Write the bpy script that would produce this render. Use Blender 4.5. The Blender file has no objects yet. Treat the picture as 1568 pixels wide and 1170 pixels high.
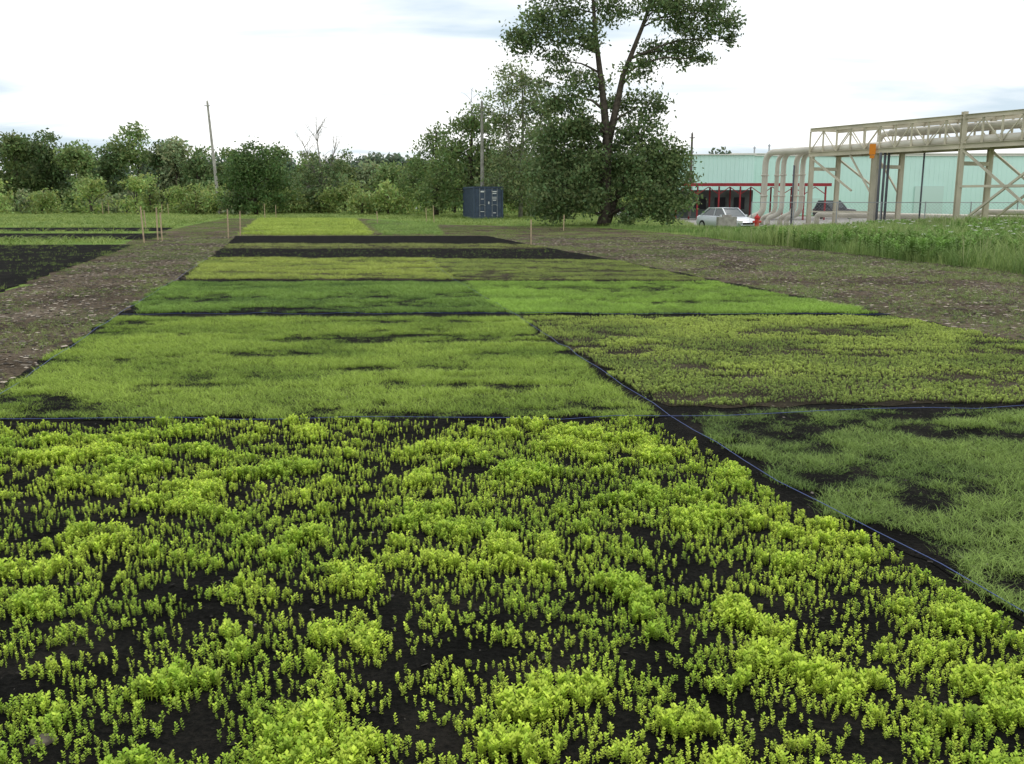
import bpy, math, numpy as np
from mathutils import Vector
rng=np.random.RandomState(7)
scene=bpy.context.scene
# ------------------------------------------------------------------ noise
TAB=np.random.RandomState(3).rand(512,512)
def vn(x,y,seed=0):
    x=np.asarray(x,float)+seed*37.13+1000; y=np.asarray(y,float)+seed*91.7+1000
    xi=np.floor(x).astype(int); yi=np.floor(y).astype(int); fx=x-xi; fy=y-yi
    fx=fx*fx*(3-2*fx); fy=fy*fy*(3-2*fy)
    a=TAB[xi%512,yi%512]; b=TAB[(xi+1)%512,yi%512]; c=TAB[xi%512,(yi+1)%512]; d=TAB[(xi+1)%512,(yi+1)%512]
    return (a*(1-fx)+b*fx)*(1-fy)+(c*(1-fx)+d*fx)*fy
def fbm(x,y,seed=0,o=3):
    s=0;w=0;a=1.0
    for i in range(o):
        s=s+a*vn(np.asarray(x)*2**i,np.asarray(y)*2**i,seed+i*5); w+=a; a*=.55
    return s/w
def sm(a,b,x):
    t=np.clip((np.asarray(x,float)-a)/(b-a),0,1); return t*t*(3-2*t)
def gz(x,y):
    return -0.45*sm(6,14,x)*sm(52,64,y)
# ------------------------------------------------------------------ materials
def mat(name,col,rough=.7,metal=0.,noise=None,bump=0.,spec=.3):
    m=bpy.data.materials.new(name); m.use_nodes=True; nt=m.node_tree; b=nt.nodes['Principled BSDF']
    b.inputs['Base Color'].default_value=(*col,1); b.inputs['Roughness'].default_value=rough; b.inputs['Metallic'].default_value=metal
    b.inputs['Specular IOR Level'].default_value=spec
    if noise:
        sc,amt=noise
        tc=nt.nodes.new('ShaderNodeTexCoord'); n=nt.nodes.new('ShaderNodeTexNoise'); n.inputs['Scale'].default_value=sc; n.inputs['Detail'].default_value=6
        r=nt.nodes.new('ShaderNodeValToRGB'); r.color_ramp.elements[0].position=.3; r.color_ramp.elements[1].position=.7
        r.color_ramp.elements[0].color=(*[c*(1-amt) for c in col],1); r.color_ramp.elements[1].color=(*[min(1,c*(1+amt)) for c in col],1)
        nt.links.new(tc.outputs['Object'],n.inputs['Vector']); nt.links.new(n.outputs['Fac'],r.inputs['Fac']); nt.links.new(r.outputs['Color'],b.inputs['Base Color'])
        if bump:
            bp=nt.nodes.new('ShaderNodeBump'); bp.inputs['Strength'].default_value=bump; bp.inputs['Distance'].default_value=.02
            nt.links.new(n.outputs['Fac'],bp.inputs['Height']); nt.links.new(bp.outputs['Normal'],b.inputs['Normal'])
    return m
def groundmat(name,stops,s1,s2,bump=.6,dist=.03,bs=60,stretch=(1,1,1)):
    m=bpy.data.materials.new(name); m.use_nodes=True; nt=m.node_tree; b=nt.nodes['Principled BSDF']; L=nt.links.new
    b.inputs['Roughness'].default_value=1; b.inputs['Specular IOR Level'].default_value=.04
    tc=nt.nodes.new('ShaderNodeTexCoord'); mp=nt.nodes.new('ShaderNodeMapping'); mp.inputs['Scale'].default_value=stretch; L(tc.outputs['Object'],mp.inputs['Vector'])
    n1=nt.nodes.new('ShaderNodeTexNoise'); n1.inputs['Scale'].default_value=s1; n1.inputs['Detail'].default_value=5
    n2=nt.nodes.new('ShaderNodeTexNoise'); n2.inputs['Scale'].default_value=s2; n2.inputs['Detail'].default_value=8; n2.inputs['Roughness'].default_value=.7
    L(mp.outputs[0],n1.inputs['Vector']); L(mp.outputs[0],n2.inputs['Vector'])
    mx=nt.nodes.new('ShaderNodeMath'); mx.operation='MULTIPLY_ADD'; mx.inputs[1].default_value=.5
    ml=nt.nodes.new('ShaderNodeMath'); ml.operation='MULTIPLY'; ml.inputs[1].default_value=.5
    L(n1.outputs['Fac'],ml.inputs[0]); L(n2.outputs['Fac'],mx.inputs[0]); L(ml.outputs[0],mx.inputs[2])
    r=nt.nodes.new('ShaderNodeValToRGB'); e=r.color_ramp.elements
    while len(e)<len(stops): e.new(.5)
    for i,(p,c) in enumerate(stops): e[i].position=p; e[i].color=(*c,1)
    L(mx.outputs[0],r.inputs['Fac']); L(r.outputs['Color'],b.inputs['Base Color'])
    n3=nt.nodes.new('ShaderNodeTexNoise'); n3.inputs['Scale'].default_value=bs; n3.inputs['Detail'].default_value=6; L(tc.outputs['Object'],n3.inputs['Vector'])
    bp=nt.nodes.new('ShaderNodeBump'); bp.inputs['Strength'].default_value=bump; bp.inputs['Distance'].default_value=dist
    L(n3.outputs['Fac'],bp.inputs['Height']); L(bp.outputs['Normal'],b.inputs['Normal'])
    return m
def leafmat(name,trans=.3,rough=.55):
    m=bpy.data.materials.new(name); m.use_nodes=True; nt=m.node_tree; b=nt.nodes['Principled BSDF']; L=nt.links.new
    a=nt.nodes.new('ShaderNodeAttribute'); a.attribute_name='Col'
    L(a.outputs['Color'],b.inputs['Base Color']); b.inputs['Roughness'].default_value=rough; b.inputs['Specular IOR Level'].default_value=.2
    t=nt.nodes.new('ShaderNodeBsdfTranslucent'); L(a.outputs['Color'],t.inputs['Color'])
    mx=nt.nodes.new('ShaderNodeMixShader'); mx.inputs[0].default_value=trans
    L(b.outputs[0],mx.inputs[1]); L(t.outputs[0],mx.inputs[2]); L(mx.outputs[0],nt.nodes['Material Output'].inputs['Surface'])
    return m
LEAF=leafmat('leaf'); GRASS=leafmat('grass_blade',.3,.7); DRY=leafmat('litter',.0,.9)
SOIL=groundmat('black_soil',[(.38,(.004,.004,.0035)),(.5,(.009,.009,.008)),(.62,(.020,.018,.015))],2.5,45,.9,.03,45)
SOILB=groundmat('brown_soil',[(.35,(.016,.014,.010)),(.5,(.040,.034,.023)),(.62,(.085,.07,.048))],1.5,40,.9,.03,45)
MULCH=groundmat('compost_mulch',[(.36,(.032,.026,.019)),(.47,(.080,.062,.043)),(.55,(.125,.099,.071)),(.66,(.18,.15,.112))],.6,26,.9,.04,30)
FIELD=groundmat('field_weeds',[(.35,(.07,.13,.03)),(.5,(.14,.22,.05)),(.62,(.21,.26,.08))],.12,8,.8,.06,15)
# ------------------------------------------------------------------ mesh builders
def link(o,parent=None):
    scene.collection.objects.link(o)
    if parent: o.parent=parent
    return o
def quads(name,V,F,C,m,parent=None,smooth=False):
    V=np.asarray(V,np.float32).reshape(-1,3); F=np.asarray(F,np.int32).reshape(-1,4)
    me=bpy.data.meshes.new(name); me.vertices.add(len(V)); me.vertices.foreach_set('co',V.ravel())
    me.loops.add(F.size); me.loops.foreach_set('vertex_index',F.ravel()); me.polygons.add(len(F))
    me.polygons.foreach_set('loop_start',np.arange(0,F.size,4,dtype=np.int32)); me.update(calc_edges=True)
    if C is not None:
        ca=me.color_attributes.new('Col','FLOAT_COLOR','POINT'); c4=np.ones((len(V),4),np.float32); c4[:,:3]=np.clip(C,0,1); ca.data.foreach_set('color',c4.ravel())
    if smooth: me.polygons.foreach_set('use_smooth',np.ones(len(F),bool))
    me.materials.append(m); return link(bpy.data.objects.new(name,me),parent)
def scatter(temps,P,S,T,seed=0):
    r=np.random.RandomState(seed); N=len(P); k=r.randint(len(temps),size=N); th=r.rand(N)*6.2832
    Vs=[];Fs=[];Cs=[];off=0
    for i,(v,f,sh) in enumerate(temps):
        I=np.where(k==i)[0]
        if len(I)==0: continue
        c,s=np.cos(th[I])[:,None],np.sin(th[I])[:,None]
        sc=S[I]; sxy=sc[:,0:1]; sz=sc[:,1:2]
        x=(v[None,:,0]*c-v[None,:,1]*s)*sxy+P[I,0:1]; y=(v[None,:,0]*s+v[None,:,1]*c)*sxy+P[I,1:2]; z=v[None,:,2]*sz+P[I,2:3]
        Vs.append(np.stack([x,y,z],-1).reshape(-1,3)); Fs.append((f[None]+ (np.arange(len(I))*len(v))[:,None,None]).reshape(-1,4)+off)
        Cs.append((T[I][:,None,:]*sh[None,:,None]).reshape(-1,3)); off+=len(I)*len(v)
    return np.concatenate(Vs),np.concatenate(Fs),np.concatenate(Cs)
def tuft(nb,h,w,spread,lean,seed):
    r=np.random.RandomState(seed);V=[];F=[];sh=[]
    for i in range(nb):
        a=r.rand()*6.283; b=r.rand()*6.283; rr=spread*math.sqrt(r.rand()); x,y=rr*math.cos(b),rr*math.sin(b); hh=h*(.55+.6*r.rand()); l=lean*hh*(.3+r.rand())
        dx,dy=math.cos(a),math.sin(a); px,py=-dy*w/2,dx*w/2; o=len(V)
        for t,ww in((0,1),(.55,.85),(1,.15)):
            lx=l*t*t; V+= [(x+dx*lx-px*ww,y+dy*lx-py*ww,hh*t*(1-.25*lean*t)),(x+dx*lx+px*ww,y+dy*lx+py*ww,hh*t*(1-.25*lean*t))]
        F+=[(o,o+1,o+3,o+2),(o+2,o+3,o+5,o+4)]; sh+=[.8+.4*r.rand()]*6
    return np.array(V),np.array(F),np.array(sh)
def seedling(seed,nl=10,lw=.30):
    r=np.random.RandomState(seed);V=[];F=[];sh=[]
    lx,ly=r.uniform(-.14,.14,2)
    for a in (0,1.57):
        c,s=math.cos(a)*.018,math.sin(a)*.018; o=len(V)
        V+=[(-c,-s,0),(c,s,0),(lx+c,ly+s,.92),(lx-c,ly-s,.92)];F+=[(o,o+1,o+2,o+3)];sh+=[.7]*4
    for i in range(nl):
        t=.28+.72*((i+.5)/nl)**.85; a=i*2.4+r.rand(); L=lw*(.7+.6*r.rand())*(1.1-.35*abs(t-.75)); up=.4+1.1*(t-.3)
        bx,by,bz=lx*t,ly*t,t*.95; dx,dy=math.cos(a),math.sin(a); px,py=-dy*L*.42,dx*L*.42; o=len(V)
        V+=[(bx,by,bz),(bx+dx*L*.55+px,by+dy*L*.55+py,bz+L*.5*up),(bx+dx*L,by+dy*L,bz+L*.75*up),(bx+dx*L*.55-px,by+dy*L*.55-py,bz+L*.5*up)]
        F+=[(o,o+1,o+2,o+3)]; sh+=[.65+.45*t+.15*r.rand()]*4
    return np.array(V),np.array(F),np.array(sh)
def inpoly(x,y,poly):
    ins=np.zeros(len(x),bool); n=len(poly)
    for i in range(n):
        x1,y1=poly[i];x2,y2=poly[(i+1)%n]
        if y1==y2: continue
        c=((y1>y)!=(y2>y))&(x<(x2-x1)*(y-y1)/(y2-y1)+x1); ins^=c
    return ins
def pts(poly,dens,seed,margin=0):
    r=np.random.RandomState(seed); p=np.array(poly); lo=p.min(0);hi=p.max(0); n=int(dens*(hi[0]-lo[0])*(hi[1]-lo[1]))
    x=r.uniform(lo[0],hi[0],n);y=r.uniform(lo[1],hi[1],n); jx=(vn(x*3,y*3,9)-.5)*.3+(vn(x*.9,y*.9,29)-.5)*.25; jy=(vn(x*3,y*3,19)-.5)*.22
    k=inpoly(x+jx,y+jy,poly); return x[k],y[k],r
def patch(name,poly,m,z=.008,amp=.012,nx=60,ny=60,jit=.06,fr=7):
    A,B,C,D=[np.array(p,float) for p in poly]
    u,v=np.meshgrid(np.linspace(0,1,nx),np.linspace(0,1,ny)); u=u.ravel()[:,None]; v=v.ravel()[:,None]
    Q=(A*(1-u)+B*u)*(1-v)+(D*(1-u)+C*u)*v
    e=((u[:,0]==0)|(u[:,0]==1)|(v[:,0]==0)|(v[:,0]==1))
    Q=Q+ np.stack([vn(Q[:,0]*4,Q[:,1]*4,1)-.5,vn(Q[:,0]*4,Q[:,1]*4,2)-.5],-1)*jit*2
    zz=z+amp*fbm(Q[:,0]*fr,Q[:,1]*fr,4)*(~e)+gz(Q[:,0],Q[:,1])
    V=np.column_stack([Q,zz]); i=np.arange(ny-1)[:,None]*nx+np.arange(nx-1)[None]; i=i.ravel()
    return quads(name,V,np.column_stack([i,i+1,i+1+nx,i+nx]),None,m,smooth=True)
class MB:
    def __init__(s): s.V=[];s.F=[];s.M=[]
    def box(s,c,size,rz=0,mi=0):
        o=len(s.V);cx,cy,cz=c;a,b,h=[q/2 for q in size];co,si=math.cos(rz),math.sin(rz)
        for dz in(-h,h):
            for dx,dy in((-a,-b),(a,-b),(a,b),(-a,b)): s.V.append((cx+dx*co-dy*si,cy+dx*si+dy*co,cz+dz))
        for f in((0,3,2,1),(4,5,6,7),(0,1,5,4),(1,2,6,5),(2,3,7,6),(3,0,4,7)): s.F.append([o+q for q in f]);s.M.append(mi)
    def beam(s,a,b,w,h=None,mi=0):
        h=h or w;a=Vector(a);b=Vector(b);d=(b-a).normalized();up=Vector((0,0,1)) if abs(d.z)<.95 else Vector((0,1,0))
        r=d.cross(up).normalized()*w/2;u=r.cross(d).normalized()*h/2;o=len(s.V)
        for p in(a,b):
            for q in(-r-u,r-u,r+u,-r+u): s.V.append(tuple(p+q))
        for f in((0,1,2,3),(7,6,5,4),(0,4,5,1),(1,5,6,2),(2,6,7,3),(3,7,4,0)): s.F.append([o+q for q in f]);s.M.append(mi)
    def ibeam(s,a,b,w,h,mi=0):
        a=Vector(a);b=Vector(b);d=(b-a).normalized();up=Vector((0,0,1)) if abs(d.z)<.95 else Vector((0,1,0))
        r=d.cross(up).normalized();u=r.cross(d).normalized()
        s.beam(a,b,w*.12,h*.9,mi)
        s.beam(a+u*h*.46,b+u*h*.46,w,h*.1,mi); s.beam(a-u*h*.46,b-u*h*.46,w,h*.1,mi)
    def tube(s,P,R,n=8,mi=0):
        P=[Vector(p) for p in P]
        if not hasattr(R,'__len__'): R=[R]*len(P)
        o=len(s.V);prev=None
        for i,p in enumerate(P):
            d=(P[min(i+1,len(P)-1)]-P[max(i-1,0)]).normalized()
            if prev is None: a=d.orthogonal().normalized()
            else:
                a=prev-d*prev.dot(d); a.normalize()
            prev=a;b=d.cross(a)
            for k in range(n):
                t=6.28318*k/n; s.V.append(tuple(p+(a*math.cos(t)+b*math.sin(t))*R[i]))
        for i in range(len(P)-1):
            for k in range(n): s.F.append([o+i*n+k,o+i*n+(k+1)%n,o+(i+1)*n+(k+1)%n,o+(i+1)*n+k]);s.M.append(mi)
        s.F.append([o+k for k in range(n)][::-1]);s.M.append(mi); e=o+(len(P)-1)*n; s.F.append([e+k for k in range(n)]);s.M.append(mi)
    def obj(s,name,mats,parent=None,smooth=False,loc=None,rz=0):
        me=bpy.data.meshes.new(name);me.from_pydata(s.V,[],s.F)
        for m in mats: me.materials.append(m)
        me.polygons.foreach_set('material_index',s.M)
        if smooth: me.polygons.foreach_set('use_smooth',[True]*len(s.F))
        me.update();o=link(bpy.data.objects.new(name,me),parent)
        if loc: o.location=loc
        o.rotation_euler[2]=rz
        return o
def empty(name,loc=(0,0,0),rz=0):
    o=bpy.data.objects.new(name,None);o.location=loc;o.rotation_euler[2]=rz;return link(o)
# ------------------------------------------------------------------ world, light, camera
w=bpy.data.worlds.new('World');scene.world=w;w.use_nodes=True;nt=w.node_tree;L=nt.links.new
bg=nt.nodes['Background'];sk=nt.nodes.new('ShaderNodeTexSky');sk.sky_type='NISHITA';sk.sun_disc=False;sk.sun_elevation=math.radians(55);sk.sun_rotation=math.radians(-30)
L(sk.outputs[0],bg.inputs[0]);bg.inputs[1].default_value=.12
tc=nt.nodes.new('ShaderNodeTexCoord');sp=nt.nodes.new('ShaderNodeSeparateXYZ');L(tc.outputs['Generated'],sp.inputs[0])
ad=nt.nodes.new('ShaderNodeMath');ad.operation='MAXIMUM';ad.inputs[1].default_value=0;L(sp.outputs[2],ad.inputs[0])
ad2=nt.nodes.new('ShaderNodeMath');ad2.operation='ADD';ad2.inputs[1].default_value=.12;L(ad.outputs[0],ad2.inputs[0])
dx=nt.nodes.new('ShaderNodeMath');dx.operation='DIVIDE';L(sp.outputs[0],dx.inputs[0]);L(ad2.outputs[0],dx.inputs[1])
dy=nt.nodes.new('ShaderNodeMath');dy.operation='DIVIDE';L(sp.outputs[1],dy.inputs[0]);L(ad2.outputs[0],dy.inputs[1])
cb=nt.nodes.new('ShaderNodeCombineXYZ');L(dx.outputs[0],cb.inputs[0]);L(dy.outputs[0],cb.inputs[1])
mp=nt.nodes.new('ShaderNodeMapping');mp.inputs['Scale'].default_value=(.55,1.1,1);mp.inputs['Location'].default_value=(3.1,1.7,0);L(cb.outputs[0],mp.inputs[0])
ns=nt.nodes.new('ShaderNodeTexNoise');ns.inputs['Scale'].default_value=1.0;ns.inputs['Detail'].default_value=6;ns.inputs['Roughness'].default_value=.5;ns.inputs['Distortion'].default_value=.4;L(mp.outputs[0],ns.inputs['Vector'])
rp=nt.nodes.new('ShaderNodeValToRGB');e=rp.color_ramp.elements;e[0].position=.35;e[0].color=(.52,.62,.70,1);e[1].position=.51;e[1].color=(1.0,1.0,1.0,1);L(ns.outputs['Fac'],rp.inputs[0])
b2=nt.nodes.new('ShaderNodeBackground');L(rp.outputs[0],b2.inputs[0]);b2.inputs[1].default_value=1.35
mx=nt.nodes.new('ShaderNodeMixShader');mx.inputs[0].default_value=.88;L(bg.outputs[0],mx.inputs[1]);L(b2.outputs[0],mx.inputs[2]);L(mx.outputs[0],nt.nodes['World Output'].inputs[0])
sl=bpy.data.lights.new('sun','SUN');sl.energy=1.3;sl.angle=math.radians(20);sl.color=(1,.96,.9);so=link(bpy.data.objects.new('sun',sl));so.rotation_euler=(math.radians(35),0,math.radians(150))
cam=bpy.data.cameras.new('camera');co=link(bpy.data.objects.new('camera',cam));cam.sensor_width=36;cam.lens=33.15;cam.clip_end=3000;cam.clip_start=.05
co.location=(0,0,1.7);co.rotation_euler=(math.radians(90)-math.atan(282/1444),0,0);scene.camera=co
scene.view_settings.view_transform='Standard';scene.view_settings.look='None';scene.view_settings.exposure=0
# ------------------------------------------------------------------ ground
xs=np.concatenate([[-1500,-700,-300,-150],np.linspace(-100,100,101),[150,300,700,1500]]);ys=np.concatenate([[-600,-200,-60],np.linspace(-20,160,91),[220,400,800,2000]])
X,Y=np.meshgrid(xs,ys);X=X.ravel();Y=Y.ravel();nx=len(xs);i=(np.arange(len(ys)-1)[:,None]*nx+np.arange(nx-1)[None]).ravel()
quads('ground',np.column_stack([X,Y,gz(X,Y)]),np.column_stack([i,i+1,i+1+nx,i+nx]),None,FIELD,smooth=True)
def sheet(name,poly,m,z,amp=.7):
    o=[];n=len(poly)
    for k in range(n):
        a=np.array(poly[k],float);b=np.array(poly[(k+1)%n],float);q=max(2,int(np.hypot(*(b-a))/.25))
        for t in range(q):
            p=a+(b-a)*t/q; d=(b-a)/np.hypot(*(b-a)); p=p+np.array([-d[1],d[0]])*(fbm(p[0]*1.7,p[1]*1.7,3)-.5)*amp; o.append((p[0],p[1],z))
    me=bpy.data.meshes.new(name);me.from_pydata(o,[],[list(range(len(o)))]);me.materials.append(m);link(bpy.data.objects.new(name,me))
MP=[(-10,-2),(16,-2),(12.2,20),(7.6,47),(5,56),(-5.5,62),(-12.5,80),(-24,80),(-17.5,46),(-9.2,17),(-8.6,8)]
sheet('mulch_path',MP,MULCH,.004)
sheet('tilled_ground',[(-2.9,.3),(8.6,.3),(6.95,7.6),(2.85,26.5),(.7,35),(-1.1,43.2),(-12.5,43.2),(-8.8,28),(-4.4,7.2)],SOIL,.0075,.3)
A=[(-2.8,.8),(2.65,.8),(1.12,6.95),(-4.1,6.88)]
B=[(-4.3,7.12),(1.2,7.18),(.03,13.45),(-5.75,13.4)]
Cc=[(-5.75,14.0),(-.05,14.0),(-1.1,19.15),(-6.95,19.15)]
D=[(-6.95,19.9),(-1.2,19.9),(-2.45,27),(-8.6,27)]
E1=[(-8.7,27.3),(2.6,26.6),(1.3,32),(-9.8,32)]
E2=[(-9.8,32.1),(1.2,32.1),(.6,35.3),(-10.5,35.3)]
E3=[(-10.6,35.5),(.5,35.5),(-1.2,43),(-12.4,43)]
Ff=[(-12.7,44),(-6.4,44),(-13,79),(-20.8,79)]
F2=[(-5.9,44),(-3.2,44),(-5.6,68),(-11,72)]
Gg=[(2.3,2.5),(8,2.6),(6.8,7.4),(1.35,7.35)]
Hh=[(1.3,7.6),(6.8,7.8),(5.5,13.45),(.12,13.5)]
Ii=[(.02,13.95),(5.5,13.9),(4.15,19.15),(-1.05,19.2)]
Jj=[(-1.1,19.8),(4.05,19.65),(2.75,26.2),(-2.35,26.6)]
L1=[(-9.2,16.5),(-13.9,35),(-30,35),(-24,16.5)]
L2=[(-14.9,39.5),(-16.6,46),(-36,46),(-34,39.5)]
L3=[(-18,49.5),(-19.5,55),(-42,55),(-39,49.5)]
patch('black_soil_bed',A,SOIL,amp=.035,nx=260,ny=300,fr=11,z=.009)
for nm,pl,m in(('black_soil_bed',B,SOIL),('black_soil_bed',Cc,SOIL),('black_soil_bed',Gg,SOIL),('brown_soil_bed',Hh,SOILB),('black_soil_bed',Ii,SOIL),('brown_soil_bed',Jj,SOILB),('brown_soil_bed',D,SOILB),
    ('black_soil_bed',E1,SOIL),('brown_soil_bed',E2,SOILB),('black_soil_bed',E3,SOIL),('black_soil_bed',[L1[0],L1[3],L1[2],L1[1]],SOIL),('black_soil_bed',[L2[0],L2[3],L2[2],L2[1]],SOIL),('black_soil_bed',[L3[0],L3[3],L3[2],L3[1]],SOIL)):
    if len(pl)==4 and pl[0][0]-pl[1][0]>1: pl=[pl[1],pl[0],pl[3],pl[2]]
    patch(nm,pl,m,amp=.02,nx=90,ny=90,jit=.1,z=.0115)
# ------------------------------------------------------------------ seedlings in the front bed
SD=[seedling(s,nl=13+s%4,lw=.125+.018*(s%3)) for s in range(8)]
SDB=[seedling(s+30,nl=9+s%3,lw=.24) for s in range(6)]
x,y,r=pts(A,5200,11)
n1=fbm(x*2.6,y*3.4,21,4); n2=vn(x*11,y*13,31); n3=fbm(x*.8,y*.8,5,2); n4=vn(x*5.5,y*8,77)
q=n1*.42+n2*.28+n4*.30
clump=sm(.53,.67,q)
dens=.03+.24*sm(.33,.52,q)+.60*clump
dens*=(.65+.7*n3)*(1+.2*sm(5,2.6,y))
k=r.rand(len(x))<dens; x,y,clump=x[k],y[k],clump[k]; N=len(x)
h=(.034+.030*r.rand(N))*(.85+.45*clump)
S=np.column_stack([h*(.9+.4*r.rand(N)),h]); hue=np.clip(r.rand(N)+.8*(vn(x*2,y*2,61)-.5),0,1)[:,None]; br=(.75+.5*r.rand(N))[:,None]
T=(np.array([.29,.44,.045])*(1-hue)+np.array([.53,.65,.08])*hue)*br
P=np.column_stack([x,y,.014+.0*x])
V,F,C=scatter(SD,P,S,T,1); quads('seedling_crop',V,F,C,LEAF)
# ------------------------------------------------------------------ grass beds
TU=[tuft(8,1,.042,.6,.95,s) for s in range(10)]
def grass(name,poly,dens,h,col,col2,thr=(.3,.6),seed=0,fx=.8,fy=2.2,lo=.1,temps=TU,wid=1.,z=.01,hv=.6):
    x,y,r=pts(poly,dens,seed+100); n=fbm(x*fx,y*fy,seed,4); n2=vn(x*5,y*5,seed+2); n3=fbm(x*.9,y*1.6,seed+60,3)
    c=sm(thr[0],thr[1],n*.75+n2*.25); k=r.rand(len(x))<(lo+(1-lo)*c); x,y,c,n3=x[k],y[k],c[k],n3[k]; N=len(x)
    hh=h*(.6+hv*r.rand(N))*(.6+.6*c)*(.7+.6*n3); S=np.column_stack([hh*wid,hh]); q=np.clip(.5*c+1.8*(n3-.5)+.6*(r.rand(N)-.3),0,1)[:,None]
    T=(np.array(col)*(1-q)+np.array(col2)*q)*(.75+.5*r.rand(N))[:,None]
    V,F,C=scatter(temps,np.column_stack([x,y,gz(x,y)+z]),S,T,seed); quads(name,V,F,C,GRASS)
grass('ryegrass_bed',B,1550,.046,(.19,.30,.05),(.37,.50,.09),(.25,.49),1,lo=.27,wid=1.3)
grass('fescue_bed',Cc,950,.055,(.115,.21,.045),(.24,.38,.075),(.33,.55),2,fx=.6,fy=1.3,lo=.2,wid=1.35)
grass('mustard_bed',D,480,.06,(.25,.33,.07),(.43,.51,.11),(.25,.55),3,lo=.35,wid=1.4)
grass('turf_strip',E2,200,.07,(.20,.24,.07),(.32,.37,.11),(.3,.6),4,lo=.3,wid=1.5)
grass('ryegrass_bed',Ff,70,.12,(.25,.37,.06),(.43,.54,.10),(.3,.5),5,fx=.2,fy=.6,lo=.4,wid=1.6)
grass('fescue_bed',F2,60,.12,(.16,.28,.07),(.28,.40,.10),(.3,.6),6,fx=.2,fy=.6,lo=.4,wid=1.6)
grass('oat_bed',Gg,1800,.046,(.15,.24,.06),(.30,.42,.10),(.36,.52),7,fx=.9,fy=1.5,lo=.15,wid=1.4)
grass('clover_bed',Hh,1700,.032,(.18,.26,.06),(.38,.47,.10),(.24,.52),8,fx=.9,fy=2.2,lo=.2,temps=SDB,wid=1.2)
grass('bright_turf_bed',Ii,1100,.056,(.20,.32,.06),(.34,.53,.09),(.22,.5),9,fx=.35,fy=.9,lo=.4,wid=1.3)
grass('clover_bed',Jj,700,.045,(.18,.25,.06),(.33,.41,.10),(.26,.5),10,lo=.3,wid=1.4)
grass('sparse_sprouts',E1,18,.06,(.12,.2,.05),(.2,.3,.06),seed=12)
grass('sparse_sprouts',L1,40,.08,(.12,.2,.05),(.24,.32,.08),(.5,.65),13,lo=.08)
def notin(polys,x,y):
    k=np.ones(len(x),bool)
    for p in polys: k&=~inpoly(x,y,p)
    return k
BEDS=[A,B,Cc,D,E1,E2,E3,Ff,F2,Gg,Hh,Ii,Jj,L1,L2,L3]
TILL=[(-2.9,.3),(8.6,.3),(6.95,7.6),(2.85,26.5),(.7,35),(-1.1,43.2),(-12.5,43.2),(-8.8,28),(-4.4,7.2)]
def weeds(name,poly,dens,h,c1,c2,seed,excl,thr=(.45,.65),lo=.15,f=.5,temps=TU,wid=1.,hv=0.,hf=None):
    x,y,r=pts(poly,dens,seed); k=notin(excl,x,y); x,y=x[k],y[k]; n=fbm(x*f,y*f,seed,4); c=sm(thr[0],thr[1],n); k=r.rand(len(x))<lo+(1-lo)*c; x,y=x[k],y[k]; N=len(x)
    n3=fbm(x*.35,y*.35,seed+9,3)
    hh=h*(.5+r.rand(N))*(1+hv*(n3-.5)*2)
    if hf is not None: hh=hh*hf(x,y)
    q=np.clip(r.rand(N)+1.5*(n3-.5),0,1)[:,None]; T=(np.array(c1)*(1-q)+np.array(c2)*q)
    V,F,C=scatter(temps,np.column_stack([x,y,gz(x,y)+.003]),np.column_stack([hh*wid,hh]),T,seed); quads(name,V,F,C,GRASS)
weeds('path_weeds',MP,150,.035,(.12,.19,.05),(.27,.34,.10),41,BEDS[:-3]+[TILL],wid=2.0,f=.9,thr=(.38,.60),lo=.08)
weeds('path_weeds',[(4.6,17),(5.2,20),(8,30),(6,46),(11.5,21),(13,12),(7,12)],80,.055,(.14,.22,.06),(.29,.37,.12),42,BEDS+[TILL],(.42,.62),.07,wid=1.8)
CH=[]
for s in range(5):
    q=np.random.RandomState(s); a,b=.5,.12+.3*q.rand(); t=q.uniform(-.3,.3)
    CH.append((np.array([(-a,-b,.05),(a,-b,.05+t*.3),(a,b,.15+t*.3),(-a,b,.15)]),np.array([(0,1,2,3)]),np.ones(4)))
x,y,r=pts([(-10,2),(16,2),(12.2,20),(8,42),(-15,42),(-9.2,17)],170,50);k=notin(BEDS+[TILL],x,y);x,y=x[k],y[k];N=len(x);s=.015+.06*r.rand(N)**2;g=(.03+.40*r.rand(N)**2.4)[:,None]
V,F,C=scatter(CH,np.column_stack([x,y,np.full(N,.006)]),np.column_stack([s,s]),g*np.array([1,.86,.68]),5);quads('compost_litter',V,F,C,DRY)
x,y,r=pts([A[0],A[1],Gg[1],Hh[1],Hh[2],B[3],A[3]],80,51);N=len(x);s=.006+.02*r.rand(N)**3;g=(.012+.14*r.rand(N)**4)[:,None]
V,F,C=scatter(CH,np.column_stack([x,y,.022+.012*r.rand(N)]),np.column_stack([s,s*1.5]),g*np.array([1,.9,.75]),6);quads('soil_litter',V,F,C,DRY)
M=MB();r=np.random.RandomState(77)
def rock(c,s,mi):
    o=len(M.V);ph=[(0,0,1)]+[(math.cos(k*1.047),math.sin(k*1.047),.35) for k in range(6)]+[(math.cos(k*1.047+.5),math.sin(k*1.047+.5),-.4) for k in range(6)]
    for v in ph: M.V.append(tuple(np.array(c)+np.array(v)*s*r.uniform(.7,1.2,3)*np.array([1,.8,.6])))
    for k in range(6): a_,b_=1+k,1+(k+1)%6;M.F+= [[o,o+a_,o+b_],[o+a_,o+a_+6,o+b_],[o+b_,o+a_+6,o+b_+6]];M.M+=[mi]*3
for i in range(2200):
    t=r.rand();y_=.8+6.2*t;xl=-2.8-1.2*t;xr=8-1.2*t;rock((r.uniform(xl,xr),y_,.018),.003+.009*r.rand()**3,0)
rock((-1.47,2.68,.03),.045,1);rock((-2.1,5.0,.03),.03,1)
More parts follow.
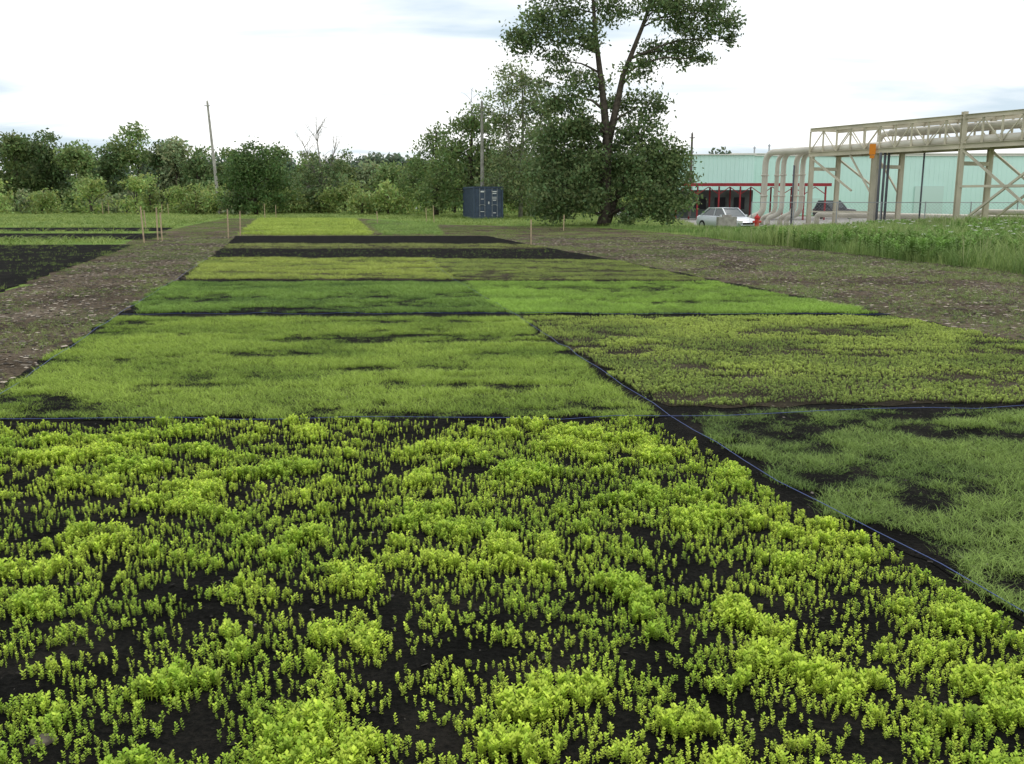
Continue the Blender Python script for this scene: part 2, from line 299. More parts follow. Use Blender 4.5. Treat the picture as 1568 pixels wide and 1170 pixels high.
M.obj('soil_clods',[SOIL,mat('field_stone',(.13,.11,.085),.9,noise=(20,.3))])
FP=[(-110,16),(-9.5,16),(-18,46),(-25,82),(-12,82),(-5,62),(5,57),(14,70),(20,130),(-110,130)]
weeds('field_grass',FP,6,.20,(.16,.24,.06),(.32,.40,.11),60,[L1,L2,L3],(.3,.6),.4,.15,wid=2.8)
TG=[(11.9,19),(7.8,46),(5.5,57),(14,60),(22,61),(48,52),(48,24),(28,8),(15,8)]
TT=[tuft(10,1,.022,.3,.6,s+50) for s in range(8)]
HF=lambda x,y:1-.68*sm(36,48,y)*(1-sm(15,24,x))
weeds('tall_grass',TG,36,.48,(.13,.22,.06),(.32,.41,.14),61,[],(.3,.6),.5,.3,temps=TT,wid=1.25,hv=1.1,hf=HF)
weeds('seed_heads',TG,2.2,.72,(.34,.38,.18),(.42,.44,.24),62,[],(.35,.6),.3,.3,temps=[tuft(3,1,.012,.12,.35,s+90) for s in range(5)],wid=1,hv=.5,hf=HF)
x,y,r=pts(TG,14,93);c=sm(.48,.62,fbm(x*.5,y*.5,71,3));k=r.rand(len(x))<c;x,y=x[k],y[k];N=len(x);hh=(.3+.35*r.rand(N))*HF(x,y)
V,F,C=scatter([seedling(s+60,nl=22,lw=.16) for s in range(5)],np.column_stack([x,y,gz(x,y)]),np.column_stack([hh,hh]),np.array([.15,.26,.06])*(.7+.6*r.rand(N))[:,None],3);quads('broadleaf_weeds',V,F,C,GRASS)
M=MB();r=np.random.RandomState(5)
for i in range(260):
    X0=r.uniform(12.4,27);Y0=r.uniform(18,38);h=r.uniform(.6,.95)
    M.tube([(X0,Y0,0),(X0+.05,Y0,h*.6),(X0+.03,Y0+.03,h)],[.006,.005,.004],4,0)
    for j in range(10):
        a=r.rand()*6.28;q=.06*math.sqrt(r.rand());M.box((X0+.03+q*math.cos(a),Y0+.03+q*math.sin(a),h+.02*r.rand()),(.02,.02,.012),a,1)
M.obj('wild_carrot_flowers',[mat('stem',(.16,.26,.08)),mat('petal',(.7,.72,.62))])
# ------------------------------------------------------------------ strings & stakes
STR=mat('blue_twine',(.09,.13,.32),.6)
def string(P,z=.05,seed=0):
    r=np.random.RandomState(seed);M=MB();pp=[]
    for (a,b) in zip(P[:-1],P[1:]):
        n=max(2,int(math.hypot(b[0]-a[0],b[1]-a[1])/.4))
        for t in range(n): f=t/n;pp.append((a[0]+(b[0]-a[0])*f+r.normal()*.008,a[1]+(b[1]-a[1])*f+r.normal()*.008,z+r.normal()*.008))
    pp.append((*P[-1],z));M.tube(pp,.0021,5);M.obj('boundary_string',[STR],smooth=True)
string([(2.75,1.0),(2.09,3.64),(1.59,5.43),(1.23,7.1),(.02,13.75),(-1.18,19.5),(-2.5,27)],.045,1)
string([(-2.9,1),(-4.2,7.02),(-5.75,13.8),(-6.95,19.5),(-8.65,27.1)],.045,2)
string([(-4.2,7.02),(1.23,7.1),(4.2,7.5),(6.85,7.6)],.045,3)
string([(-5.7,13.7),(.02,13.75),(5.5,13.65)],.045,4)
WOOD=mat('stake_wood',(.48,.37,.24),.8,noise=(6,.3))
for (sx,sy,sh) in[(-14.1,36.5,1.35),(-14.5,39,1.3),(-14.1,38.4,1.1),(-12.2,41,1.2),(-12.4,43.5,1.1),(-20.4,79,1.2),(-19.6,79.5,1.1),(-5.3,65,1.2),(-5.9,66,1.0),(.7,35,.9),(2.7,50,.8),(-40,95,1.2),(-41,96,1.3),(-20.7,54,1.0),(-33,92,1.1),(-34,93,1.1),(-9,64,.8)]:
    M=MB();l=rng.uniform(-.05,.05);M.beam((0,0,-.05),(l,0,sh),.045,.03);M.beam((l,0,sh),(l*1.02,0,sh+.03),.03,.02);M.obj('wooden_stake',[WOOD],loc=(sx,sy,0))
# ------------------------------------------------------------------ trees
BARK=mat('bark',(.085,.07,.055),.9,noise=(5,.5),bump=.6);BARKL=mat('pale_bark',(.30,.285,.25),.9,noise=(4,.4))
def crown(blobs,per,size,col,seed,spread=.3,sub=9,var=.35):
    r=np.random.RandomState(seed);cs=[];tn=[];subs=[]
    for (bx,by,bz,br,*rest) in blobs:
        n=max(4,int(sub*br**1.5)) ; dens=rest[0] if rest else 1
        d=r.normal(size=(n,3));d/=np.linalg.norm(d,axis=1)[:,None];c=np.array([bx,by,bz])+d*(br*r.uniform(.35,.95,n)**.6)[:,None]*np.array([1,1,.85])
        for q in c:
            subs.append((bx,by,bz,*q));m=int(per*dens*r.uniform(.5,1.3)); s=spread*br**.5
            g=r.normal(size=(m,3))*s*np.array([1,1,.62]);cs.append(q+g);tn.append(np.repeat([[1+var*r.uniform(-1,1)]],m,0)*np.array([[1,1,1]])*(1+.12*r.normal(size=(m,1))))
    P=np.concatenate(cs);T=np.abs(np.concatenate(tn))*np.array(col);T[:,0]*=r.uniform(.85,1.25,len(T));N=len(P)
    a=r.normal(size=(N,3));a/=np.linalg.norm(a,axis=1)[:,None];b=np.cross(a,r.normal(size=(N,3)));b/=np.linalg.norm(b,axis=1)[:,None]
    s=(size*r.uniform(.6,1.3,N))[:,None];V=np.stack([P-a*s,P+b*s*.55,P+a*s,P-b*s*.55],1).reshape(-1,3);V[:,2]=np.maximum(V[:,2],.02-.45)
    return V,np.arange(4*N).reshape(-1,4),np.repeat(T,4,0),subs
def bent(a,b,r0,r1,rr,M,n=5,seg=5,wob=.06):
    a=np.array(a,float);b=np.array(b,float);L_=np.linalg.norm(b-a);pp=[];R=[]
    for i in range(n):
        t=i/(n-1);p=a+(b-a)*t;p[2]+=.12*L_*math.sin(t*3.14)*(1 if b[2]>a[2] else -.3)
        if 0<i<n-1:p=p+rr.normal(size=3)*wob*L_*.5
        pp.append(tuple(p));R.append(r0+(r1-r0)*t)
    M.tube(pp,R,seg)
def tree(name,loc,stems,blobs,per,size,col,seed,bark=BARK,spread=.3,sub=9,twigs=True,dead=0):
    rr=np.random.RandomState(seed);e=empty(name,(loc[0],loc[1],float(gz(loc[0],loc[1]))));V,F,C,subs=crown(blobs,per,size,col,seed,spread,sub)
    quads('foliage',V,F,C,LEAF,e);M=MB();nodes=[]
    for P,R in stems:
        M.tube(P,R,9)
        for i in range(len(P)-1):
            for t in(0,.33,.66): nodes.append((np.array(P[i])*(1-t)+np.array(P[i+1])*t,R[i]*(1-t)+R[i+1]*t))
        nodes.append((np.array(P[-1]),R[-1]))
    for b in blobs:
        c=np.array(b[:3]);best=min(nodes,key=lambda q:np.linalg.norm(q[0]-c)+(4 if q[0][2]>c[2]-.3 else 0));bent(best[0],c,min(.11,max(.03,best[1]*.45)),.02,rr,M)
    if twigs:
        for s in subs[::2 if len(subs)>300 else 1]: bent(s[:3],s[3:],.022,.008,rr,M,4,3)
    for i in range(dead):
        nd=nodes[rr.randint(len(nodes)//3,len(nodes))];a=rr.rand()*6.28;l=rr.uniform(1.2,3);q=nd[0]+np.array([math.cos(a)*l*.6,math.sin(a)*l*.6,l*.8]);bent(nd[0],q,.04,.01,rr,M,5,4)
        for k in range(3): bent(nd[0]+(q-nd[0])*(.4+.2*k),q+rr.normal(size=3)*.6,.018,.007,rr,M,4,3)
    M.obj('trunk',[bark],e,True)
    return e
bt=[(-4.3,.3,11.5,1.4,.8),(-5.3,-.4,10.9,.8,.8),(-3.2,1,13,1.5,.8),(-1.8,-.8,11.1,1.2,.7),(-3,-.2,9.7,.9,.7),(-2.2,.4,12.4,.9,.6),(.2,.8,13.2,1.4,.6),(.6,0,16.2,2.3,.8),(-2.2,-.5,15.8,2,.8),(3.5,.6,15.4,2.0,.8),(3,-.8,12.8,1.3,.8),(5.4,.2,12.4,1.5,.85),(6.9,-.3,12.2,.9,.9),(7.3,.2,11.0,.5,.8),(4.2,.3,13.6,1.1,.8),(6.4,.2,13.4,.9,.8),
 (4.7,.7,10.4,1.0,.8),(3.1,1,10.3,1.0,.6),(1.8,-.6,9.1,.9,.6),(5.9,-.6,9.9,.5,.8),(-1.1,.8,8.6,1.1,.7),(-2.9,-.6,7.8,1.2,.8),(2.4,.6,7.2,1.2,.8),(.9,1,7.4,1.0,.7),(-2.3,0,6.2,1.5),(-3.1,1,4.7,1.7),(-1.2,.9,4.2,1.7),(-2.7,-.6,2.4,1.8),(-1.1,-1.2,1.8,1.2),
 (2.2,0,5.4,1.5),(3.1,.8,4.3,1.7),(3.9,0,2.7,1.5),(2.2,-1,2.3,1.4),(3.5,-.6,1.1,1.1),(1.2,1.3,4.2,1.3),(-3.2,-.4,1,1.2),(0.4,1.6,2,1.4),(4.8,.3,1.5,.9),(-1.5,-.9,6.0,1.0),(-1.2,-1.2,3.6,1.1),(1.7,-1.1,3.9,1.0),(1.4,-1.2,.9,.8),(-3.6,.3,3.4,1.3),(4.2,.3,4.0,1.0)]
tree('cottonwood_tree',(5.75,60),[([(0,0,-.1),(.05,0,.5),(.1,0,2.5),(.15,0,5),(-.2,.1,8),(-.7,.2,11.5),(-1.0,.1,15)],[.5,.38,.32,.28,.2,.14,.06]),([(.12,0,4.6),(.6,-.1,7),(1.0,-.2,9),(2.1,-.1,11.8),(3.2,.2,15)],[.24,.21,.17,.12,.05]),([(.2,.1,.0),(.9,.5,2),(2,.6,4.5)],[.24,.18,.08])],
 bt,88,.118,(.145,.215,.085),5,spread=.35,sub=14)
tree('tall_thin_tree',(.7,80),[([(0,0,-.1),(.1,0,4),(.2,0,8),(.1,0,12)],[.2,.15,.1,.04]),([(.1,0,3.4),(-.9,.1,6),(-1.5,.1,9.8)],[.12,.09,.04]),([(.1,0,3.4),(1.2,.1,6),(1.9,.1,9)],[.12,.08,.04])],
 [(-.6,0,11.5,1.2),(.5,.3,10.8,1.2),(-1.6,0,9.8,1.2),(1.4,0,9.6,1.3),(0,0,8.4,1.3),(-1.2,.5,7.4,1.3),(1.8,-.3,7.2,1.4),(.2,.8,6.2,1.3),(-1,0,5,1.5),(1.8,.4,5.2,1.5),(-2.3,0,8.6,1.0),(0,-.7,4,1.4),(-1.8,0,3,1.5),(1.6,0,3.2,1.5),(0,-.5,2,1.6),(2.4,.2,8.4,1.0)],56,.13,(.22,.29,.13),8,BARKL,spread=.40,sub=10,dead=12)
tree('ash_tree',(-3.9,86),[([(0,0,-.1),(.1,0,3),(.3,0,6),(.4,0,9)],[.3,.24,.15,.05])],
 [(.6,0,8.6,1.2),(-.4,.3,7.8,1.4),(1.6,.2,7.4,1.4),(0.2,0,6,1.9),(-1.6,0,5.8,1.4),(2.0,.3,5.4,1.7),(-1.9,-.2,4,1.8),(.8,-.5,3.8,2),(2.6,0,3.2,1.6),(-2.8,0,2.4,1.5),(0,-.6,2,1.8),(3.6,.4,4.6,1.3),(3.8,0,2.2,1.5)],50,.15,(.165,.245,.085),9,spread=.38,sub=9,dead=3)
tree('maple_tree',(-7.3,92),[([(0,0,-.1),(0,0,3),(.1,0,5.5),(.1,0,8)],[.28,.22,.14,.05])],
 [(.4,0,7.6,1.0),(-.5,.3,6.4,1.3),(.9,.2,5.8,1.4),(-1.1,0,4.6,1.5),(.6,-.5,3.8,2),(-1.9,0,2.8,1.6),(0,-.6,2,1.8),(1.8,0,2.4,1.4)],50,.15,(.14,.215,.07),10,spread=.38,sub=9)
tree('round_shrub',(-25.1,94),[([(0,0,-.1),(0,0,2),(.1,0,4.5)],[.22,.16,.06])],
 [(0,0,5.6,1.5),(-1.5,.3,5,1.4),(1.4,.2,5,1.5),(-2.3,0,3.4,1.4),(0,-.8,3.6,2),(2.4,0,3.4,1.4),(-2.1,-.2,1.6,1.3),(0,-.9,1.6,1.6),(2.3,0,1.7,1.4),(1.0,-.6,4.4,1.5),(-.9,-.7,4.6,1.4)],60,.15,(.11,.19,.06),11,spread=.36,sub=9,twigs=False)
tree('bare_topped_tree',(-20.5,104),[([(0,0,-.1),(.1,0,3),(-.2,0,6),(-.4,0,8.4)],[.2,.14,.08,.03]),([(.1,0,2.6),(1.1,0,5.5),(1.7,0,7.5)],[.12,.08,.03]),([(.1,0,2.6),(-1.2,0,5.5),(-2,0,7.8)],[.12,.08,.03])],
 [(0,0,4.2,1.7),(-1.5,0,3,1.8),(1.5,0,3.2,1.8),(0,-.5,1.8,1.8),(-.9,0,5.4,1.1,.6),(1.2,0,5.2,1.1,.6),(2.2,0,6,1.0,.4),(-2,0,6.2,.9,.4)],44,.16,(.18,.255,.11),12,BARKL,dead=26)
def mass(name,items,per,size,seed,sub=6,spread=.42):
    r=np.random.RandomState(seed);e=empty(name);Vs=[];Fs=[];Cs=[];off=0;M=MB()
    for (x,y,h,w_,col) in items:
        bl=[];n=int(6+w_*1.2)
        for i in range(n):
            t=r.rand();zz=h*(.12+.72*t);rad=w_*.5*(1-.75*max(0,t-.45)**1.3*1.6)
            a=r.rand()*6.28;q=rad*.75*math.sqrt(r.rand());bl.append((x+q*math.cos(a),y+q*math.sin(a),zz,max(.6,w_*.24*r.uniform(.7,1.25))))
        bl.append((x,y,h*.86,max(.6,w_*.2)))
        c=np.array(col)*r.uniform(.8,1.2);V,F,C,_=crown(bl,per,size,c,r.randint(9999),spread,sub,.35);Vs.append(V);Fs.append(F+off);Cs.append(C);off+=len(V)
        M.tube([(x,y,-.1),(x+r.uniform(-.2,.2),y,h*.4),(x+r.uniform(-.4,.4),y,h*.8)],[.05*w_**.8,.035*w_**.8,.02],6)
        for k in range(3): bent((x,y,h*r.uniform(.25,.5)),(x+r.normal()*w_*.25,y,h*r.uniform(.6,.85)),.05,.02,r,M,4,4)
    quads('foliage',np.concatenate(Vs),np.concatenate(Fs),np.concatenate(Cs),LEAF,e);M.obj('trunks',[BARK],e)
dk=(.15,.225,.09);md=(.195,.28,.10);lt=(.28,.38,.12);gy=(.24,.30,.155)
it=[]
for x,h,w_,c in[(-86,9,7,dk),(-80,10,7,md),(-74,9.5,7,dk),(-68,10,7,dk),(-61,9,7,dk),(-58,9.2,5,md),(-55.8,9.7,6,dk),(-53.2,8.8,5,dk),(-50.7,8.2,5,md),(-48.5,8.0,5,dk),(-45.6,11.3,5.4,md),(-42.6,8.6,4.5,dk),(-39.8,8.9,6,gy),(-36.8,7.6,5,dk),(-34,7.6,5,md),(-31,7,5,dk),(-27.7,8.2,5,dk),(-24,6.8,4,md),(-20.6,6.4,5,md),(-17.5,5.8,5,gy),(-14.4,5.6,5,md),(-11.3,6.6,5,dk),(-7,7,5,dk),(-3,7.5,5,dk),(1,7,5,md),(5,6.8,6,dk),(9,6.5,6,md),(13,5.5,5,dk)]:
    it.append((x,115+rng.uniform(-4,5),h,w_,c))
mass('distant_tree_line',it,42,.22,31,spread=.46)
it=[]
for i in range(62):
    x=-86+i*1.6+rng.uniform(-.6,.6)
    if x>12: break
    it.append((x,100+rng.uniform(-5,6),rng.uniform(1.8,4.2)*(1 if x<-8 else .8),rng.uniform(2.8,4.6),[lt,md,lt,gy,lt][rng.randint(5)]))
for x in(-3.2,-1.6,1.5,3,9.5,11):it.append((x,84+rng.uniform(0,4),rng.uniform(2,3.2),2.6,[lt,md][rng.randint(2)]))
mass('hedgerow_bushes',it,26,.17,32,spread=.42)
it=[]
for i in range(48):
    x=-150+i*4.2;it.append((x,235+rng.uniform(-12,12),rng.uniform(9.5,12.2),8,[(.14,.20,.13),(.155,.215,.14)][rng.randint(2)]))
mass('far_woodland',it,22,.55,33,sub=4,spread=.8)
# ------------------------------------------------------------------ shipping container
NAVY=mat('navy_paint',(.06,.085,.13),.5,noise=(3,.25));GREYM=mat('galvanised',(.35,.37,.39),.45,.4);WHITE=mat('white_paint',(.75,.76,.76),.5);RUB=mat('black_rubber',(.015,.015,.015),.8)
e=empty('shipping_container',(-3.12,78,0),math.radians(11));M=MB();W,Lc,H=2.44,6.06,2.59
for xx in(0.06,W-.06):
    for yy in(.06,Lc-.06): M.box((xx,yy,H/2),(.14,.14,H))
for z in(.08,H-.05):
    for xx in(.05,W-.05): M.box((xx,Lc/2,z),(.1,Lc-.26,.14))
    for yy in(.05,Lc-.05): M.box((W/2,yy,z),(W-.26,.1,.14))
n=22
for side in(.05,W-.05):
    for i in range(n):
        y0=.13+(Lc-.26)*i/n;y1=.13+(Lc-.26)*(i+.5)/n;y2=.13+(Lc-.26)*(i+1)/n;dd=.035 if side<1 else -.035
        M.box((side+dd,(y0+y1)/2,H/2),(.01,y1-y0,H-.3));M.box((side,(y1+y2)/2,H/2),(.012,y2-y1,H-.3));M.box((side+dd/2,y1,H/2),(abs(dd),.012,H-.3))
for i in range(14): M.box((W/2,.2+i*.435,H-.02),(W-.2,.4,.03))
for dxx in(W*.28,W*.72):
    M.box((dxx,.035,H/2),(W*.44,.04,H-.3));
    for z in(.7,1.3,1.9): M.box((dxx,.008,z),(W*.40,.02,.04))
M.obj('shell',[NAVY],e);M=MB()
for xx in(.5,.92,1.52,1.94):
    M.tube([(xx,-.04,.12),(xx,-.04,H-.1)],.018,6)
    for z in(.3,1.1,H-.35): M.box((xx,-.03,z),(.1,.05,.06))
for xx in(.7,1.74): M.box((xx,-.06,1.15),(.4,.03,.04))
M.obj('lock_rods',[GREYM],e);M=MB()
for xx,z,a,b in((1.72,2.2,.5,.08),(1.72,2.05,.4,.07),(1.72,1.75,.45,.05),(1.72,1.62,.45,.05),(1.72,1.5,.35,.05),(.72,2.2,.35,.12),(1.25,1.3,.12,.2),(.72,1.6,.3,.05),(.72,.6,.4,.05),(1.72,.5,.3,.05)): M.box((xx,-.006,z),(a*.8,.006,b))
M.obj('markings',[WHITE],e)
# ------------------------------------------------------------------ poles & wires
POLE=mat('weathered_pole',(.42,.40,.36),.9,noise=(3,.25));POLED=mat('dark_pole',(.14,.125,.11),.9,noise=(3,.25))
def pole(x,y,h,lean,m,arm=True):
    M=MB();M.tube([(0,0,-.1),(lean*.5,0,h*.5),(lean,0,h)],[.16,.14,.10],10)
    M.beam((lean*.99-.28,-.12,h-.45),(lean*.99+.28,-.12,h-.45),.06,.08);M.tube([(lean,0,h),(lean,0,h+.15)],[.04,.03],6)
    M.obj('utility_pole',[m],loc=(x,y,0))
pole(-29.9,98,11.2,-.6,POLE,False);pole(-2.45,79.5,9.4,0,mat('grey_pole',(.30,.29,.26),.9,noise=(3,.25)),False);pole(17.6,95,7.9,0,POLED,False)
M=MB()
def wire(a,b,s=.5):
    M.tube([tuple(np.array(a)*(1-t)+np.array(b)*t-np.array([0,0,s*4*t*(1-t)])) for t in np.linspace(0,1,14)],.008,4)
wire((-2.45,79.5,8.8),(17.6,95,7.5),.6);wire((17.6,95,7.5),(60,92,7.2),.8);wire((17.6,95,7.2),(60,92,6.9),.9)
M.obj('power_lines',[GREYM])
# ------------------------------------------------------------------ parking lot
LOT=groundmat('gravel_lot',[(.35,(.22,.215,.20)),(.5,(.31,.30,.28)),(.65,(.40,.39,.37))],.8,20,.4)
patch('parking_lot',[(13,63.5),(75,57),(100,114),(17,114)],LOT,.006,.0,30,30,.2)
# ------------------------------------------------------------------ warehouse
MINT=mat('mint_siding',(.60,.85,.76),.6,noise=(.15,.07));TRIM=mat('beige_trim',(.68,.68,.60),.6);DARK=mat('dark_opening',(.03,.035,.04),.6)
e=empty('metal_warehouse',(0,0,-.45));M=MB()
X0,X1,Y0,Hh_=27.5,110,120,7.45;n=int((X1-X0)/.6)
for i in range(n):
    xa=X0+i*.6;M.box((xa+.19,Y0+.08,Hh_/2),(.38,.1,Hh_));M.box((xa+.49,Y0+.065,Hh_/2),(.21,.11,Hh_))
M.box((X0-.05,Y0+15,Hh_/2),(.1,30,Hh_));M.box((X1,Y0+15,Hh_/2),(.2,30,Hh_));M.obj('walls',[MINT],e)
M=MB();M.box(((X0+X1)/2,Y0+15,Hh_+.06),(X1-X0+.5,30.6,.12));M.box(((X0+X1)/2,Y0-.14,Hh_-.12),(X1-X0+.5,.12,.2));M.obj('roof',[TRIM],e)
M=MB();
for xx in(52,66,80): M.box((xx,Y0-.1,1.8),(3.6,.06,3.6))
M.box((38,Y0-.1,1.05),(1,.06,2.1));M.obj('doors',[mat('mint_door',(.55,.74,.66),.6)],e)
M=MB()
for xx,hh in((31.5,1.0),(33.4,1.3)):M.tube([(xx,Y0+6,Hh_),(xx,Y0+6,Hh_+hh)],.1,8);M.tube([(xx,Y0+6,Hh_+hh),(xx,Y0+6,Hh_+hh+.25)],[.2,.06],8)
M.obj('roof_vents',[GREYM],e)
e=empty('mint_annex',(0,0,-.45));M=MB()
for i in range(14): M.box((21+i*.5+.17,112.05,3.5),(.33,.1,7));M.box((21+i*.5+.42,112.02,3.5),(.17,.13,7))
M.box((21,117,3.5),(.1,10,7));M.box((28,117,3.5),(.1,10,7));M.obj('walls',[MINT],e);M=MB();M.box((24.5,117,7.05),(7.4,10.6,.1));M.obj('roof',[TRIM],e)
RED=mat('red_paint',(.30,.03,.035),.5,noise=(2,.2))
e=empty('loading_canopy',(0,0,-.45));M=MB();M.box((23.6,97,3.45),(15.4,5,.14),0);M.box((23.6,94.46,3.42),(15.5,.08,.30));
for i in range(8): M.box((16.2+i*2.1,94.8,1.6),(.14,.14,3.3));M.box((16.2+i*2.1,99.2,1.6),(.14,.14,3.3))
for i in range(7): M.beam((16.2+i*2.1,94.8,2.5),(17.25+i*2.1,94.8,3.2),.07);M.beam((18.3+i*2.1,94.8,2.5),(17.25+i*2.1,94.8,3.2),.07)
M.obj('frame',[RED],e);M=MB();M.box((20.5,99.8,1.5),(9,.1,2.9));M.obj('back_wall',[mat('canopy_back',(.16,.2,.19),.7,noise=(1,.4))],e)
M=MB()
for i in range(4):M.box((17.6+i*2,99.7,1.6),(1.1,.06,1.2))
M.obj('windows',[DARK],e)
# ------------------------------------------------------------------ pipe rack
BEIGE=mat('beige_steel',(.56,.52,.40),.6,noise=(.8,.15));PIPE=mat('insulated_pipe',(.60,.57,.49),.5,.1,noise=(.7,.14));DPIPE=mat('dark_pipe',(.10,.105,.12),.5)
e=empty('pipe_rack',(0,0,-.4));a=np.array([.43,-.903]);nn=np.array([.903,.43]);P0=np.array([22.1,72.])
def RP(s,o,z): q=P0+a*s+nn*o;return(q[0],q[1],z)
ZT,ZB=7.0,5.25;WD=2.6;M=MB()
for o in(0,WD):
    M.ibeam(RP(0,o,ZT),RP(40,o,ZT),.22,.26);M.ibeam(RP(0,o,ZB),RP(40,o,ZB),.24,.32)
    k=0;s=0.
    while s<40:
        M.beam(RP(s,o,ZB+.16),RP(s,o,ZT-.13),.10)
        if int(s/1.33)%2==0 and s+1.33<40:M.beam(RP(s,o,ZB+.16),RP(s+1.33,o,ZT-.13),.06)
        else:M.beam(RP(s,o,ZT-.13),RP(s+1.33,o,ZB+.16),.06)
        s+=1.333
s=0.
while s<40.1: M.beam(RP(s,0,ZB),RP(s,WD,ZB),.14,.2);M.beam(RP(s,0,ZT),RP(s,WD,ZT),.12,.14);s+=2.666
for s in(.3,6.3,13.3,20.,26.7,33.3,40.):
    for o in(0,WD): M.ibeam(RP(s,o,0),RP(s,o,ZB-.16) if s!=13.3 else RP(s,o,ZT+.3),.3,.3);M.box((*RP(s,o,.1)[:2],.12),(.6,.6,.24))
    M.beam(RP(s,0,4.2),RP(s,WD,4.2),.18,.24)
for o in(0,WD):
    M.beam(RP(.4,o,4.9),RP(4.4,o,2.6),.12);M.beam(RP(6.2,o,2.4),RP(4.0,o,ZB-.1),.1)
    M.beam(RP(13.4,o,5),RP(19.8,o,.4),.13);M.beam(RP(13.4,o,.4),RP(19.8,o,5),.13);M.beam(RP(13.3,o,2.8),RP(20,o,2.8),.14)
    M.beam(RP(26.7,o,5),RP(33.2,o,.4),.13);M.beam(RP(26.7,o,.4),RP(33.2,o,5),.13)
    M.beam(RP(.3,o,1.1),RP(6.3,o,1.1),.1)
M.obj('truss_frame',[BEIGE],e)
def elbow(pl,rad=.9,n=7):
    out=[pl[0]]
    for i in range(1,len(pl)-1):
        p=np.array(pl[i]);u=np.array(pl[i-1])-p;v=np.array(pl[i+1])-p;lu,lv=np.linalg.norm(u),np.linalg.norm(v);rd=min(rad,lu*.48,lv*.48);u=p+u/lu*rd;v=p+v/lv*rd
        for t in np.linspace(0,1,n): out.append(tuple(u*(1-t)**2+2*p*t*(1-t)+v*t*t))
    out.append(pl[-1]);return out
M=MB()
for i,(o,ex,rd,zz) in enumerate(((.3,5.2,.24,5.62),(.85,3.7,.2,5.6),(1.35,5.0,.17,5.55),(1.8,2.6,.2,5.6),(2.3,3.9,.22,5.62))):
    M.tube(elbow([RP(40,o,zz),RP(-ex,o,zz),RP(-ex,o,.9),RP(-ex-1.2,o-.3,.5),RP(-ex-1.2,o-.3,-.1)],1.0),rd,12)
    M.tube([RP(-ex,o,2.2),RP(-ex,o,2.32)],rd*1.3,12);M.tube([RP(-ex,o,3.8),RP(-ex,o,3.92)],rd*1.25,12)
for o,rd in((.6,.2),(1.5,.28),(2.1,.14)): M.tube([RP(40,o,6.45),RP(7,o,6.45)],rd,12)
M.tube(elbow([RP(7,1.5,6.45),RP(5.2,1.5,6.45),RP(5.2,1.5,.2)],.6),.2,12)
M.tube(elbow([RP(12,3.4,0),RP(12,3.4,1.2),RP(40,3.4,1.2)],.5),.18,10);M.tube(elbow([RP(-3,3.9,0),RP(-3,3.9,.8),RP(40,3.9,.8)],.5),.22,10)
M.obj('pipes',[PIPE],e,True);M=MB()
for o in(-.25,.15,.5):M.tube([RP(7.2,o-.1,0),RP(7.2,o-.1,5.1)],.09,8)
M.tube([RP(-1.0,-.5,0),RP(-1.0,-.5,4.5)],.07,8);M.tube([RP(9.6,1,0),RP(9.6,1,5)],.06,8);M.obj('risers',[DPIPE],e,True)
M=MB();q=RP(6.4,-.32,5.35);ang=math.atan2(a[1],a[0]);M.box(q,(.42,.03,.72),ang+.45);M.box((q[0],q[1],q[2]-.5),(.32,.03,.2),ang+.45);M.obj('warning_sign_plate',[mat('orange_paint',(.75,.25,.02),.5)],e)
# ------------------------------------------------------------------ chain link fence
e=empty('chain_link_fence',(0,0,-.45));M=MB();fa=np.array([16.5,66.]);fb=np.array([60.,56.]);n=16
for i in range(n+1):
    q=fa+(fb-fa)*i/n;M.tube([(q[0],q[1],0),(q[0],q[1],1.9)],.035,6)
M.tube([(*fa,1.85),(*fb,1.85)],.025,6);Lf=np.linalg.norm(fb-fa);m=int(Lf/.22)
for i in range(m-8):
    for sg in(0,1):
        q0=fa+(fb-fa)*(i+8*sg)/m;q1=fa+(fb-fa)*(i+8*(1-sg))/m;M.tube([(*q0,.05),(*q1,1.83)],.004,3)
M.obj('posts_and_mesh',[GREYM],e)
